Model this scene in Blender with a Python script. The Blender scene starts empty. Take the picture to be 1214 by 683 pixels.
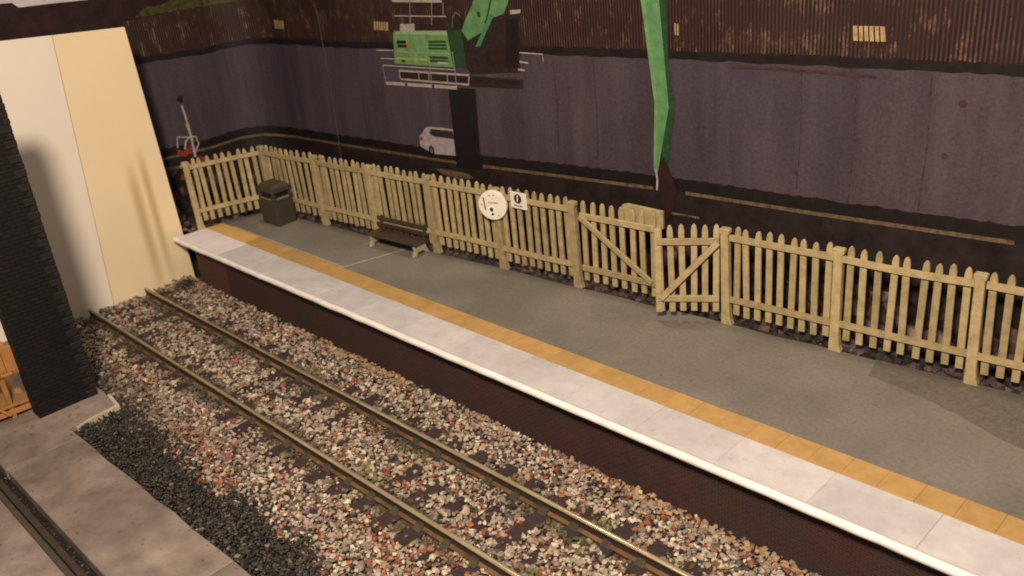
import bpy, bmesh, math, random
import numpy as np
from mathutils import Vector, Matrix
random.seed(7); rng = np.random.default_rng(7)
PI = math.pi
scene = bpy.context.scene
C = scene.collection
# all lengths are centimetres of the model (1 unit = 1 cm on the layout); rail top is z = 0

# ------------------------------------------------------------ camera
cam_d = bpy.data.cameras.new('camera'); cam = bpy.data.objects.new('camera', cam_d); C.objects.link(cam)
yaw, pitch, roll = -0.82529863, 0.42453554, -0.1034171
fw = Vector((math.sin(yaw)*math.cos(pitch), math.cos(yaw)*math.cos(pitch), -math.sin(pitch)))
rt = Vector((math.cos(yaw), -math.sin(yaw), 0)); up = rt.cross(fw)
r2 = rt*math.cos(roll)+up*math.sin(roll); u2 = -rt*math.sin(roll)+up*math.cos(roll)
m = Matrix.Identity(4)
for i in range(3):
    m[i][0] = r2[i]; m[i][1] = u2[i]; m[i][2] = -fw[i]
m[2][3] = 10.0
cam.matrix_world = m
cam_d.sensor_width = 36; cam_d.lens = 1085.65*36/1214
cam_d.clip_start = 0.05; cam_d.clip_end = 1000
scene.camera = cam
cam_d.dof.use_dof = True; cam_d.dof.focus_distance = 17.0; cam_d.dof.aperture_fstop = 0.5
scene.cycles.filter_width = 1.8

# ------------------------------------------------------------ light: a warm room, one ceiling lamp
W = bpy.data.worlds.new('World'); scene.world = W; W.use_nodes = True
bg = W.node_tree.nodes['Background']; bg.inputs[0].default_value = (1.0, 0.80, 0.66, 1); bg.inputs[1].default_value = 0.065
def area(name, loc, target, size, power, col):
    d = bpy.data.lights.new(name, 'AREA'); d.shape = 'DISK'; d.size = size; d.energy = power; d.color = col
    o = bpy.data.objects.new(name, d); C.objects.link(o); o.location = loc
    o.rotation_euler = (Vector(target)-Vector(loc)).to_track_quat('-Z', 'Y').to_euler()
    return o
area('ceiling_lamp', (-17, 16.0, 34), (-13, 10, 0), 4.0, 2600, (1.0, 0.86, 0.72))
area('room_lamp', (-0.4, -2.7, 18.5), (-13, 9, 1), 2.8, 7100, (1.0, 0.82, 0.64))
scene.view_settings.view_transform = 'Standard'; scene.view_settings.look = 'None'
scene.view_settings.exposure = 0.28; scene.view_settings.gamma = 1.0

# ------------------------------------------------------------ materials
def mat(name, col, rough=0.7, var=0.25, scale=4.0, bump=0.0, bscale=40.0, metal=0.0, spec=0.4, col2=None, rand=0.0, detail=6, blotch=0.0, speck=0.0):
    M = bpy.data.materials.new(name); M.use_nodes = True
    nt = M.node_tree; N = nt.nodes; L = nt.links; b = N['Principled BSDF']
    b.inputs['Roughness'].default_value = rough; b.inputs['Metallic'].default_value = metal
    b.inputs['Specular IOR Level'].default_value = spec
    tc = N.new('ShaderNodeTexCoord'); vec = tc.outputs['Object']
    if rand:
        oi = N.new('ShaderNodeObjectInfo'); ad = N.new('ShaderNodeVectorMath'); ad.operation = 'ADD'
        ml = N.new('ShaderNodeMath'); ml.operation = 'MULTIPLY'; ml.inputs[1].default_value = 53.0
        L.new(oi.outputs['Random'], ml.inputs[0]); L.new(vec, ad.inputs[0]); L.new(ml.outputs[0], ad.inputs[1]); vec = ad.outputs[0]
    n = N.new('ShaderNodeTexNoise'); n.inputs['Scale'].default_value = scale; n.inputs['Detail'].default_value = detail; n.inputs['Roughness'].default_value = 0.65
    L.new(vec, n.inputs['Vector'])
    rp = N.new('ShaderNodeValToRGB'); rp.color_ramp.elements[0].position = 0.3; rp.color_ramp.elements[1].position = 0.72
    c2 = col2 or tuple(c*(1-var) for c in col); c1 = col if col2 else tuple(min(1, c*(1+var*0.5)) for c in col)
    rp.color_ramp.elements[0].color = (*c2, 1); rp.color_ramp.elements[1].color = (*c1, 1)
    L.new(n.outputs['Fac'], rp.inputs['Fac']); out = rp.outputs['Color']
    if rand:
        hs = N.new('ShaderNodeHueSaturation'); mr = N.new('ShaderNodeMapRange')
        mr.inputs['To Min'].default_value = 1-rand; mr.inputs['To Max'].default_value = 1+rand
        L.new(oi.outputs['Random'], mr.inputs['Value']); L.new(mr.outputs[0], hs.inputs['Value']); L.new(out, hs.inputs['Color']); out = hs.outputs['Color']
    def over(sc, lo, hi, val, det=4):
        nonlocal out
        q = N.new('ShaderNodeTexNoise'); q.inputs['Scale'].default_value = sc; q.inputs['Detail'].default_value = det; L.new(vec, q.inputs['Vector'])
        rr = N.new('ShaderNodeMapRange'); rr.inputs['From Min'].default_value = lo; rr.inputs['From Max'].default_value = hi; rr.inputs['To Min'].default_value = 1-val; L.new(q.outputs['Fac'], rr.inputs[0])
        mx = N.new('ShaderNodeMix'); mx.data_type = 'RGBA'; mx.blend_type = 'MULTIPLY'; mx.inputs[0].default_value = 1
        L.new(out, mx.inputs[6]); L.new(rr.outputs[0], mx.inputs[7]); out = mx.outputs[2]
    if blotch: over(0.45, 0.38, 0.6, blotch, 6)
    if speck: over(7.0, 0.30, 0.36, speck, 3)
    L.new(out, b.inputs['Base Color'])
    if bump:
        n2 = N.new('ShaderNodeTexNoise'); n2.inputs['Scale'].default_value = bscale; n2.inputs['Detail'].default_value = 3
        L.new(vec, n2.inputs['Vector'])
        bp = N.new('ShaderNodeBump'); bp.inputs['Strength'].default_value = bump; bp.inputs['Distance'].default_value = 0.02
        L.new(n2.outputs['Fac'], bp.inputs['Height']); L.new(bp.outputs[0], b.inputs['Normal'])
    M['out'] = 1
    return M
def mixin(M, fac_out, colour):
    """lay a second colour over a material's base colour where fac_out is 1"""
    nt = M.node_tree; b = nt.nodes['Principled BSDF']; src = b.inputs['Base Color'].links[0].from_socket
    mx = nt.nodes.new('ShaderNodeMix'); mx.data_type = 'RGBA'; mx.inputs[7].default_value = (*colour, 1)
    nt.links.new(src, mx.inputs[6]); nt.links.new(fac_out, mx.inputs[0]); nt.links.new(mx.outputs[2], b.inputs['Base Color'])
def brick_mat(name, c1, c2, cm, bw, bh, rough=0.75, axis='xz', bump=0.6, mortar=0.012):
    M = bpy.data.materials.new(name); M.use_nodes = True
    nt = M.node_tree; N = nt.nodes; L = nt.links; b = N['Principled BSDF']; b.inputs['Roughness'].default_value = rough
    b.inputs['Specular IOR Level'].default_value = 0.3
    tc = N.new('ShaderNodeTexCoord'); sp = N.new('ShaderNodeSeparateXYZ'); cb = N.new('ShaderNodeCombineXYZ')
    L.new(tc.outputs['Object'], sp.inputs[0])
    if axis == 'xz': L.new(sp.outputs['X'], cb.inputs['X'])
    else:
        ad = N.new('ShaderNodeMath'); ad.operation = 'ADD'; L.new(sp.outputs['X'], ad.inputs[0]); L.new(sp.outputs['Y'], ad.inputs[1]); L.new(ad.outputs[0], cb.inputs['X'])
    L.new(sp.outputs['Z'], cb.inputs['Y'])
    t = N.new('ShaderNodeTexBrick'); L.new(cb.outputs[0], t.inputs['Vector'])
    t.inputs['Scale'].default_value = 1.0; t.inputs['Brick Width'].default_value = bw; t.inputs['Row Height'].default_value = bh
    t.inputs['Mortar Size'].default_value = mortar; t.inputs['Mortar Smooth'].default_value = 0.3
    t.inputs['Color1'].default_value = (*c1, 1); t.inputs['Color2'].default_value = (*c2, 1); t.inputs['Mortar'].default_value = (*cm, 1)
    n = N.new('ShaderNodeTexNoise'); n.inputs['Scale'].default_value = 1.3; n.inputs['Detail'].default_value = 6; L.new(tc.outputs['Object'], n.inputs['Vector'])
    mx = N.new('ShaderNodeMix'); mx.data_type = 'RGBA'; mx.blend_type = 'MULTIPLY'; mx.inputs[0].default_value = 0.6
    L.new(t.outputs['Color'], mx.inputs[6]); L.new(n.outputs['Color'], mx.inputs[7]); L.new(mx.outputs[2], b.inputs['Base Color'])
    bp = N.new('ShaderNodeBump'); bp.inputs['Strength'].default_value = bump; bp.inputs['Distance'].default_value = 0.015; bp.invert = True
    L.new(t.outputs['Fac'], bp.inputs['Height']); L.new(bp.outputs[0], b.inputs['Normal'])
    return M
def attr_mat(name, rough=0.8, spec=0.3):
    M = bpy.data.materials.new(name); M.use_nodes = True
    N = M.node_tree.nodes; L = M.node_tree.links; b = N['Principled BSDF']; b.inputs['Roughness'].default_value = rough; b.inputs['Specular IOR Level'].default_value = spec
    a = N.new('ShaderNodeAttribute'); a.attribute_name = 'stone_colour'; L.new(a.outputs['Color'], b.inputs['Base Color'])
    return M

MT = {}
MT['cream'] = mat('cream_paint', (0.48, 0.375, 0.20), 0.55, scale=5.0, col2=(0.27, 0.22, 0.115), bump=0.3, bscale=25, rand=0.18)
MT['tarmac'] = mat('grey_tarmac', (0.205, 0.184, 0.155), 0.62, 0.22, 14, bump=0.25, bscale=60, detail=8, blotch=0.25, speck=0.12)
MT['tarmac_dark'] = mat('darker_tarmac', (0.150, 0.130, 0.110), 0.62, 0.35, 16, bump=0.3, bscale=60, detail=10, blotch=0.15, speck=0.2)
MT['slab'] = mat('pale_slab', (0.60, 0.575, 0.58), 0.6, scale=2.4, col2=(0.46, 0.43, 0.43), bump=0.15, rand=0.03, detail=12, blotch=0.12, speck=0.12)
MT['slab_end'] = mat('lighter_end_slab', (0.72, 0.69, 0.69), 0.6, 0.12, 1.6)
MT['white'] = mat('white_edge_paint', (0.85, 0.83, 0.82), 0.45, scale=2.5, col2=(0.66, 0.62, 0.59), bump=0.15, bscale=14)
MT['yellow'] = mat('ochre_tile', (0.48, 0.30, 0.11), 0.65, scale=3.5, col2=(0.36, 0.215, 0.07), bump=0.15, rand=0.06, detail=9)
MT['yellow_end'] = mat('lighter_ochre', (0.58, 0.36, 0.11), 0.65, 0.12, 2.2)
MT['line'] = mat('white_line', (0.52, 0.48, 0.38), 0.6, 0.3, 6)
MT['wallbrick'] = brick_mat('brown_brick_paper', (0.068, 0.032, 0.030), (0.048, 0.024, 0.024), (0.095, 0.056, 0.052), 0.13, 0.05, mortar=0.007, bump=0.35)
MT['wallbrick_end'] = brick_mat('redder_brick_paper', (0.15, 0.066, 0.05), (0.12, 0.05, 0.042), (0.075, 0.036, 0.032), 0.13, 0.05, mortar=0.007, bump=0.35)
MT['blackbrick'] = brick_mat('black_brick', (0.013, 0.010, 0.010), (0.008, 0.007, 0.007), (0.004, 0.0035, 0.0035), 0.22, 0.088, axis='sum', bump=1.0, mortar=0.014, rough=0.7)
MT['quoin'] = mat('black_quoin', (0.010, 0.008, 0.008), 0.7, 0.4, 6, bump=0.3)
MT['beige'] = mat('beige_card', (0.87, 0.72, 0.48), 0.6, 0.05, 0.5)
MT['pale'] = mat('pale_card', (0.84, 0.765, 0.67), 0.6, 0.05, 0.5)
MT['edge'] = mat('card_edge', (0.5, 0.38, 0.2), 0.8, 0.2, 4)
MT['concrete'] = mat('concrete_yard', (0.34, 0.275, 0.235), 0.65, scale=1.3, col2=(0.17, 0.13, 0.11), bump=0.3, bscale=18, rand=0.05, detail=12, blotch=0.35, speck=0.4)
MT['chalk'] = mat('chalky_edge', (0.5, 0.44, 0.34), 0.85, 0.3, 6, bump=0.5, bscale=18)
MT['earth'] = mat('dark_earth', (0.035, 0.025, 0.022), 0.9, 0.5, 3, bump=0.6, bscale=8)
MT['bed'] = mat('ballast_bed', (0.10, 0.07, 0.055), 0.9, 0.5, 6, bump=0.6, bscale=14)
MT['board'] = mat('baseboard_ply', (0.16, 0.11, 0.07), 0.8, 0.3, 1)
MT['groove'] = mat('groove_dirt', (0.014, 0.011, 0.010), 0.85, 0.5, 5, bump=0.6, bscale=12)
MT['steel'] = mat('rail_head_steel', (0.66, 0.56, 0.38), 0.25, metal=0.55, scale=1.2, col2=(0.44, 0.34, 0.20))
MT['rust'] = mat('rail_side_rust', (0.045, 0.030, 0.021), 0.7, 0.4, 6)
MT['foot'] = mat('rail_foot_copper', (0.34, 0.19, 0.09), 0.5, scale=1.6, col2=(0.06, 0.04, 0.026), metal=0.3)
MT['sleeper'] = mat('brown_sleeper', (0.040, 0.024, 0.023), 0.75, 0.35, 7, bump=0.4, bscale=25, rand=0.15)
MT['chair'] = mat('olive_chair', (0.060, 0.050, 0.032), 0.8, 0.4, 8, rand=0.15)
MT['bin'] = mat('dark_green_plastic', (0.046, 0.041, 0.030), 0.5, 0.2, 2, bump=0.1)
MT['binlip'] = mat('worn_bin_lip', (0.20, 0.19, 0.10), 0.6, 0.3, 6)
MT['black'] = mat('black_void', (0.006, 0.005, 0.005), 0.8, 0.1, 2)
MT['benchwood'] = mat('bench_brown', (0.055, 0.039, 0.026), 0.5, 0.35, 5, bump=0.2, rand=0.1)
MT['benchend'] = mat('bench_end_cream', (0.42, 0.34, 0.26), 0.6, 0.2, 5)
MT['wood'] = mat('orange_wood', (0.42, 0.20, 0.06), 0.5, 0.35, 3, bump=0.2, rand=0.12)
MT['signwhite'] = mat('sign_white', (0.80, 0.76, 0.68), 0.5, 0.06, 4)
MT['ink'] = mat('sign_black', (0.012, 0.012, 0.014), 0.5, 0.1, 3)
MT['inkgrey'] = mat('sign_grey_ink', (0.22, 0.19, 0.19), 0.5, 0.3, 12)
MT['stone'] = attr_mat('ballast_stone', 0.62, 0.4)
MT['cinder'] = attr_mat('cinder_grain', 0.6, 0.5)
MT['bush'] = mat('dark_scatter', (0.030, 0.034, 0.016), 0.9, 0.5, 9, bump=1.0, bscale=10)

# browner colour on the beige card: two soft upright bands
def bands():
    M = MT['beige']; N = M.node_tree.nodes; L = M.node_tree.links
    tc = N.new('ShaderNodeTexCoord'); sp = N.new('ShaderNodeSeparateXYZ'); L.new(tc.outputs['Object'], sp.inputs[0])
    outs = []
    for (yc, wy, z0, z1) in ((9.55, 0.17, 0.3, 4.0), (9.93, 0.13, 0.6, 4.35)):
        a = N.new('ShaderNodeMath'); a.operation = 'SUBTRACT'; L.new(sp.outputs['Y'], a.inputs[0]); a.inputs[1].default_value = yc
        ab = N.new('ShaderNodeMath'); ab.operation = 'ABSOLUTE'; L.new(a.outputs[0], ab.inputs[0])
        r1 = N.new('ShaderNodeMapRange'); r1.interpolation_type = 'SMOOTHSTEP'; r1.inputs['From Min'].default_value = wy*1.5; r1.inputs['From Max'].default_value = 0.0; L.new(ab.outputs[0], r1.inputs[0])
        r2_ = N.new('ShaderNodeMapRange'); r2_.interpolation_type = 'SMOOTHSTEP'; r2_.inputs['From Min'].default_value = z1; r2_.inputs['From Max'].default_value = z1-1.4; L.new(sp.outputs['Z'], r2_.inputs[0])
        r3 = N.new('ShaderNodeMapRange'); r3.interpolation_type = 'SMOOTHSTEP'; r3.inputs['From Min'].default_value = z0-2; r3.inputs['From Max'].default_value = z0+1.2; L.new(sp.outputs['Z'], r3.inputs[0])
        p = N.new('ShaderNodeMath'); p.operation = 'MULTIPLY'; L.new(r1.outputs[0], p.inputs[0]); L.new(r2_.outputs[0], p.inputs[1])
        p2 = N.new('ShaderNodeMath'); p2.operation = 'MULTIPLY'; L.new(p.outputs[0], p2.inputs[0]); L.new(r3.outputs[0], p2.inputs[1]); outs.append(p2.outputs[0])
    mxm = N.new('ShaderNodeMath'); mxm.operation = 'MAXIMUM'; L.new(outs[0], mxm.inputs[0]); L.new(outs[1], mxm.inputs[1])
    s = N.new('ShaderNodeMath'); s.operation = 'MULTIPLY'; s.inputs[1].default_value = 0.75; L.new(mxm.outputs[0], s.inputs[0])
    mixin(M, s.outputs[0], (0.50, 0.36, 0.15))
bands()

# ------------------------------------------------------------ mesh helpers
class MB:
    def __init__(s): s.v = []; s.f = []; s.m = []
    def quadbox(s, P, mi=0):            # 8 corners: bottom ring 0-3, top ring 4-7
        b = len(s.v); s.v += [tuple(p) for p in P]
        for q in ((3, 2, 1, 0), (4, 5, 6, 7), (0, 1, 5, 4), (1, 2, 6, 5), (2, 3, 7, 6), (3, 0, 4, 7)):
            s.f.append(tuple(b+i for i in q)); s.m.append(mi)
        return s
    def box(s, x0, x1, y0, y1, z0, z1, mi=0):
        return s.quadbox([(x0, y0, z0), (x1, y0, z0), (x1, y1, z0), (x0, y1, z0), (x0, y0, z1), (x1, y0, z1), (x1, y1, z1), (x0, y1, z1)], mi)
    def prism(s, poly, y0, y1, axis='y', mi=0, side=None):   # polygon in (a, b) extruded along axis
        n = len(poly); b = len(s.v)
        mk = {'y': lambda a, c, d: (a, d, c), 'x': lambda a, c, d: (d, a, c), 'z': lambda a, c, d: (a, c, d)}[axis]
        s.v += [mk(a, c, y0) for a, c in poly]+[mk(a, c, y1) for a, c in poly]
        s.f.append(tuple(b+i for i in range(n))); s.m.append(mi)
        s.f.append(tuple(b+n+i for i in reversed(range(n)))); s.m.append(mi)
        for i in range(n):
            j = (i+1) % n; s.f.append((b+j, b+i, b+n+i, b+n+j)); s.m.append(mi if side is None else side[i])
        return s
    def beam(s, p, q, w, h, upv=(0, 0, 1), mi=0):
        p = Vector(p); q = Vector(q); d = (q-p).normalized(); sd = d.cross(Vector(upv)).normalized(); u = sd.cross(d)
        a, c = sd*w/2, u*h/2
        return s.quadbox([p-a-c, p+a-c, q+a-c, q-a-c, p-a+c, p+a+c, q+a+c, q-a+c], mi)
    def mesh(s, name, mats, bevel=0.0, smooth=False):
        me = bpy.data.meshes.new(name); me.from_pydata(s.v, [], s.f)
        for mm in (mats if isinstance(mats, (list, tuple)) else [mats]): me.materials.append(MT[mm])
        me.polygons.foreach_set('material_index', s.m)
        bm = bmesh.new(); bm.from_mesh(me); bmesh.ops.recalc_face_normals(bm, faces=bm.faces)
        if bevel:
            bmesh.ops.bevel(bm, geom=list(bm.edges), offset=bevel, segments=1, affect='EDGES', clamp_overlap=True)
        bm.to_mesh(me); bm.free()
        if smooth: me.polygons.foreach_set('use_smooth', [True]*len(me.polygons))
        me.update(); return me
def put(name, me, parent=None, loc=(0, 0, 0), rot=(0, 0, 0)):
    o = bpy.data.objects.new(name, me); C.objects.link(o)
    if parent: o.parent = parent
    o.location = loc; o.rotation_euler = rot
    return o
def thing(name, label, cat, loc=(0, 0, 0), rz=0, group=None):
    o = put(name, None, None, loc, (0, 0, rz)); o.empty_display_size = 0.3
    o['label'] = label; o['category'] = cat
    if group: o['group'] = group
    return o
def tag(o, label, cat, group=None):
    o['label'] = label; o['category'] = cat
    if group: o['group'] = group
    return o
def struct(o): o['kind'] = 'structure'; return o
def bx(x0, x1, y0, y1, z0, z1, mats, bevel=0.0, name='piece'):
    return MB().box(x0, x1, y0, y1, z0, z1).mesh(name, mats, bevel)

XR = 4.0      # how far the layout is built to the right
# ------------------------------------------------------------ the setting
struct(put('baseboard', bx(-40, 12, -12, 24, -1.4, -0.62, 'board')))
# ballast bed under the stones and the dark earth beside it
struct(put('ballast_bed', bx(-25.55, XR, 5.5, 10.9, -0.6, -0.33, 'bed')))
struct(put('cinder_path', bx(-25.5, XR, 4.3, 5.52, -0.6, -0.27, 'groove')))
struct(put('earth_bank', MB().prism([(10.9, -0.6), (15.32, -0.6), (15.32, 1.05), (14.6, 0.92), (13.6, 0.9), (13.1, 0.8), (12.0, 0.7), (10.9, 0.6)], -27.7, -25.1, 'x').mesh('earth_bank', 'earth')))

yard = struct(put('concrete_yard', bx(-40, XR, -9, 4.28, -0.6, -0.36, 'groove')))
def yard_slab(poly, z0=-0.352, z1=-0.10):
    put('slab', MB().prism(poly, z0, z1, 'z').mesh('slab', 'concrete', 0.012), yard)
g = 0.012
xs = [-34, -27.2, -18.95, -12.6, -6.2, 0.2, XR]
for i in range(len(xs)-1):
    a, b = xs[i]+g, xs[i+1]-g
    ye = lambda x: 4.50+(x+19.5)*0.02
    if i == 1:
        poly = [(a, 2.98), (b, 2.98)] + [(b, 4.50), (-19.5, 4.49), (-19.62, 5.0), (-19.66, 5.58), (-20.4, 5.66), (a, 5.7)]
    elif i == 0: poly = [(a, 2.98), (b, 2.98), (b, 5.7), (a, 5.7)]
    else:
        n = 9; poly = [(a, 3.0), (b, 3.0)] + [(b+(a-b)*k/n, ye(b+(a-b)*k/n)+(random.uniform(-.035, .035) if 0 < k < n else 0)) for k in range(n+1)]
    yard_slab(poly)
for i in range(len(xs)-1):
    yard_slab([(xs[i]+g+0.6, -8.5), (xs[i+1]-g+0.6, -8.5), (xs[i+1]-g+0.6, 2.56), (xs[i]+g+0.6, 2.56)])
put('chalky_edge', MB().prism([(-20.3, 5.66), (-19.66, 5.585), (-19.6, 5.0), (-19.5, 4.62), (-19.44, 4.62), (-19.53, 5.1), (-19.57, 5.65), (-20.3, 5.74)], -0.35, -0.125, 'z').mesh('chalky_edge', 'chalk'), yard)

# ------------------------------------------------------------ backscene: one bent printed sheet
RC, AX, AY = 1.5, -26.5, 14.0
UA = AX-RC*PI/2
def sp(u, z, off=0.0):
    if u >= AX: return (u, 15.5-off, z)
    if u >= UA:
        th = (AX-u)/RC; r = RC-off
        return (AX-r*math.sin(th), AY+r*math.cos(th), z)
    return (-28.0+off, AY-(UA-u), z)
U0, U1 = -44.0, 6.0
def usteps(a, b, extra=()):
    s = {a, b, *[e for e in extra if a < e < b]}
    k = math.ceil(a)
    while k < b: s.add(float(k)); k += 1
    if a < AX and b > UA:
        for i in range(13):
            uu = UA+(AX-UA)*i/12
            if a < uu < b: s.add(uu)
    return sorted(s)
def interp(tab, u):
    if u <= tab[0][0]: return tab[0][1]
    for (a, za), (b, zb) in zip(tab, tab[1:]):
        if u <= b: return za+(zb-za)*(u-a)/(b-a)
    return tab[-1][1]
back = thing('printed_backscene', 'dark printed backdrop sheet of a concrete retaining wall behind the cream picket fence', 'backdrop', (0, 0, 0))
def band(name, top, bot, u0, u1, mname, off, parent=None, label=None):
    us = usteps(u0, u1, [p[0] for p in top if not callable(top)] + [p[0] for p in bot])
    v, f = [], []
    for u in us: v += [sp(u, interp(bot, u), off), sp(u, interp(top, u), off)]
    for i in range(len(us)-1): f.append((2*i, 2*i+2, 2*i+3, 2*i+1))
    me = bpy.data.meshes.new(name); me.from_pydata(v, [], f); me.materials.append(MT[mname])
    uv = me.uv_layers.new(name='sheet')
    for lp in me.loops:
        i = lp.vertex_index; uv.data[lp.index].uv = (us[i//2], v[i][2])
    o = put(name, me, parent or back)
    if label: o['label'] = label
    return o
def flat(name, poly, mname, off, parent=None, label=None):
    v = [sp(u, z, off) for u, z in poly]
    me = bpy.data.meshes.new(name); me.from_pydata(v, [], [tuple(range(len(v)))]); me.materials.append(MT[mname])
    o = put(name, me, parent or back)
    if label: o['label'] = label
    return o
def stroke(name, pts, w, mname, off, parent=None, label=None, w1=None):
    v, f = [], []; n = len(pts)
    for i, (u, z) in enumerate(pts):
        a = Vector(pts[max(0, i-1)]); b = Vector(pts[min(n-1, i+1)]); d = (b-a).normalized(); ww = w if w1 is None else w+(w1-w)*i/(n-1)
        v += [sp(u-d.y*ww/2, z+d.x*ww/2, off), sp(u+d.y*ww/2, z-d.x*ww/2, off)]
    for i in range(n-1): f.append((2*i, 2*i+1, 2*i+3, 2*i+2))
    me = bpy.data.meshes.new(name); me.from_pydata(v, [], f); me.materials.append(MT[mname])
    o = put(name, me, parent or back)
    if label: o['label'] = label
    return o
def disc(name, c, r, mname, off, parent=None, asp=1.0):
    return flat(name, [(c[0]+r*asp*math.cos(a*PI/10), c[1]+r*math.sin(a*PI/10)) for a in range(20)], mname, off, parent)
# printed inks
def ink(name, col, var=0.2, scale=3, **k): MT[name] = mat(name, col, 0.6, min(.7, var+.15), scale*2.5, spec=0.25, detail=10, **k)
ink('p_road', (0.024, 0.016, 0.017), 0.5, 1.2)
ink('p_joint', (0.060, 0.043, 0.050), 0.6, 4)
ink('p_dark', (0.014, 0.010, 0.011), 0.4, 2)
ink('p_kerb', (0.155, 0.105, 0.062), 0.6, 3)
ink('p_brown', (0.030, 0.013, 0.014), 0.5, 1)
ink('p_sky', (0.62, 0.56, 0.60), 0.1, 1)
ink('p_leaf', (0.065, 0.058, 0.018), 0.9, 3)
ink('p_green', (0.16, 0.31, 0.125), 0.2, 2)
ink('p_arm', (0.12, 0.28, 0.115), 0.2, 2)
ink('p_greencap', (0.30, 0.42, 0.24), 0.15, 3)
ink('p_dgreen', (0.022, 0.07, 0.030), 0.4, 3)
ink('p_mgreen', (0.07, 0.24, 0.085), 0.2, 3)
ink('p_white', (0.42, 0.37, 0.35), 0.25, 4)
ink('p_yellow', (0.33, 0.40, 0.09), 0.2, 4)
ink('p_orange', (0.42, 0.16, 0.03), 0.2, 4)
ink('p_black', (0.012, 0.009, 0.010), 0.4, 3)
ink('p_cab', (0.030, 0.018, 0.018), 0.4, 3)
ink('p_car', (0.40, 0.35, 0.38), 0.2, 3)
ink('p_glass', (0.035, 0.026, 0.034), 0.3, 3)
ink('p_red', (0.26, 0.045, 0.030), 0.4, 6)
ink('p_wire', (0.17, 0.125, 0.12), 0.3, 3)
ink('p_vent', (0.44, 0.31, 0.15), 0.3, 3)
ink('p_stain', (0.07, 0.030, 0.032), 0.4, 2)
def uvmat(name, build):
    M = bpy.data.materials.new(name); M.use_nodes = True; nt = M.node_tree
    b = nt.nodes['Principled BSDF']; b.inputs['Roughness'].default_value = 0.6; b.inputs['Specular IOR Level'].default_value = 0.25
    uv = nt.nodes.new('ShaderNodeUVMap'); uv.uv_map = 'sheet'
    nt.links.new(build(nt, uv.outputs[0]), b.inputs['Base Color']); MT[name] = M
def nd(nt, t, **k):
    n = nt.nodes.new(t)
    for a, b in k.items(): setattr(n, a, b)
    return n
def noise(nt, vec, sc, stretch=(1, 1, 1), detail=5, rough=0.6):
    mp = nd(nt, 'ShaderNodeMapping'); mp.inputs['Scale'].default_value = stretch; nt.links.new(vec, mp.inputs[0])
    n = nd(nt, 'ShaderNodeTexNoise'); n.inputs['Scale'].default_value = sc; n.inputs['Detail'].default_value = detail; n.inputs['Roughness'].default_value = rough
    nt.links.new(mp.outputs[0], n.inputs['Vector']); return n.outputs['Fac']
def ramp(nt, fac, stops):
    r = nd(nt, 'ShaderNodeValToRGB'); e = r.color_ramp.elements
    e[0].position, e[0].color = stops[0][0], (*stops[0][1], 1); e[1].position, e[1].color = stops[-1][0], (*stops[-1][1], 1)
    for p, c in stops[1:-1]: x = e.new(p); x.color = (*c, 1)
    nt.links.new(fac, r.inputs[0]); return r.outputs[0]
def mix(nt, fac, a, b, mode='MIX'):
    m_ = nd(nt, 'ShaderNodeMix', data_type='RGBA', blend_type=mode)
    for s_, v_ in ((0, fac), (6, a), (7, b)):
        if isinstance(v_, (int, float)): m_.inputs[s_].default_value = v_
        elif isinstance(v_, tuple): m_.inputs[s_].default_value = (*v_, 1)
        else: nt.links.new(v_, m_.inputs[s_])
    return m_.outputs[2]
def wall_print(nt, uv):
    base = ramp(nt, noise(nt, uv, 0.25, (1, 0.6, 1), 4), [(0.3, (0.056, 0.044, 0.061)), (0.7, (0.092, 0.071, 0.087))])
    streak = ramp(nt, noise(nt, uv, 1.0, (1.6, 0.10, 1), 5, 0.6), [(0.38, (0.55, 0.5, 0.52)), (0.6, (1, 1, 1))])
    fine = ramp(nt, noise(nt, uv, 3.0, (1.2, 0.25, 1), 6, 0.7), [(0.3, (0.72, 0.70, 0.72)), (0.65, (1.1, 1.1, 1.1))])
    grain = ramp(nt, noise(nt, uv, 14, (1, 1, 1), 2, 0.8), [(0.25, (0.72, 0.7, 0.72)), (0.75, (1.25, 1.22, 1.25))])
    return mix(nt, 1.0, mix(nt, 0.6, mix(nt, 0.5, base, streak, 'MULTIPLY'), fine, 'MULTIPLY'), grain, 'MULTIPLY')
uvmat('p_wall', wall_print)
def corr_print(nt, uv):
    w = nd(nt, 'ShaderNodeTexWave', bands_direction='X'); w.inputs['Scale'].default_value = 4.1; w.inputs['Distortion'].default_value = 0.7; w.inputs['Detail'].default_value = 2
    nt.links.new(uv, w.inputs['Vector'])
    rib = ramp(nt, w.outputs['Fac'], [(0.3, (0.012, 0.007, 0.008)), (0.95, (0.078, 0.050, 0.049))])
    glint = ramp(nt, noise(nt, uv, 1.6, (2.2, 0.9, 1), 8, 0.8), [(0.53, (0, 0, 0)), (0.72, (1, 1, 1))])
    hi = mix(nt, w.outputs['Fac'], (0.03, 0.015, 0.013), (0.34, 0.25, 0.17))
    tint = ramp(nt, noise(nt, uv, 0.5, (1, 1, 1), 4), [(0.35, (0.85, 0.6, 0.62)), (0.65, (1.1, 0.95, 0.8))])
    fade = ramp(nt, noise(nt, uv, 0.8, (1, 1.5, 1), 5), [(0.38, (0.15, 0.15, 0.15)), (0.62, (1, 1, 1))])
    rib = mix(nt, fade, (0.030, 0.018, 0.019), rib)
    return mix(nt, 1.0, mix(nt, glint, rib, hi), tint, 'MULTIPLY')
uvmat('p_corr', corr_print)
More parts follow.
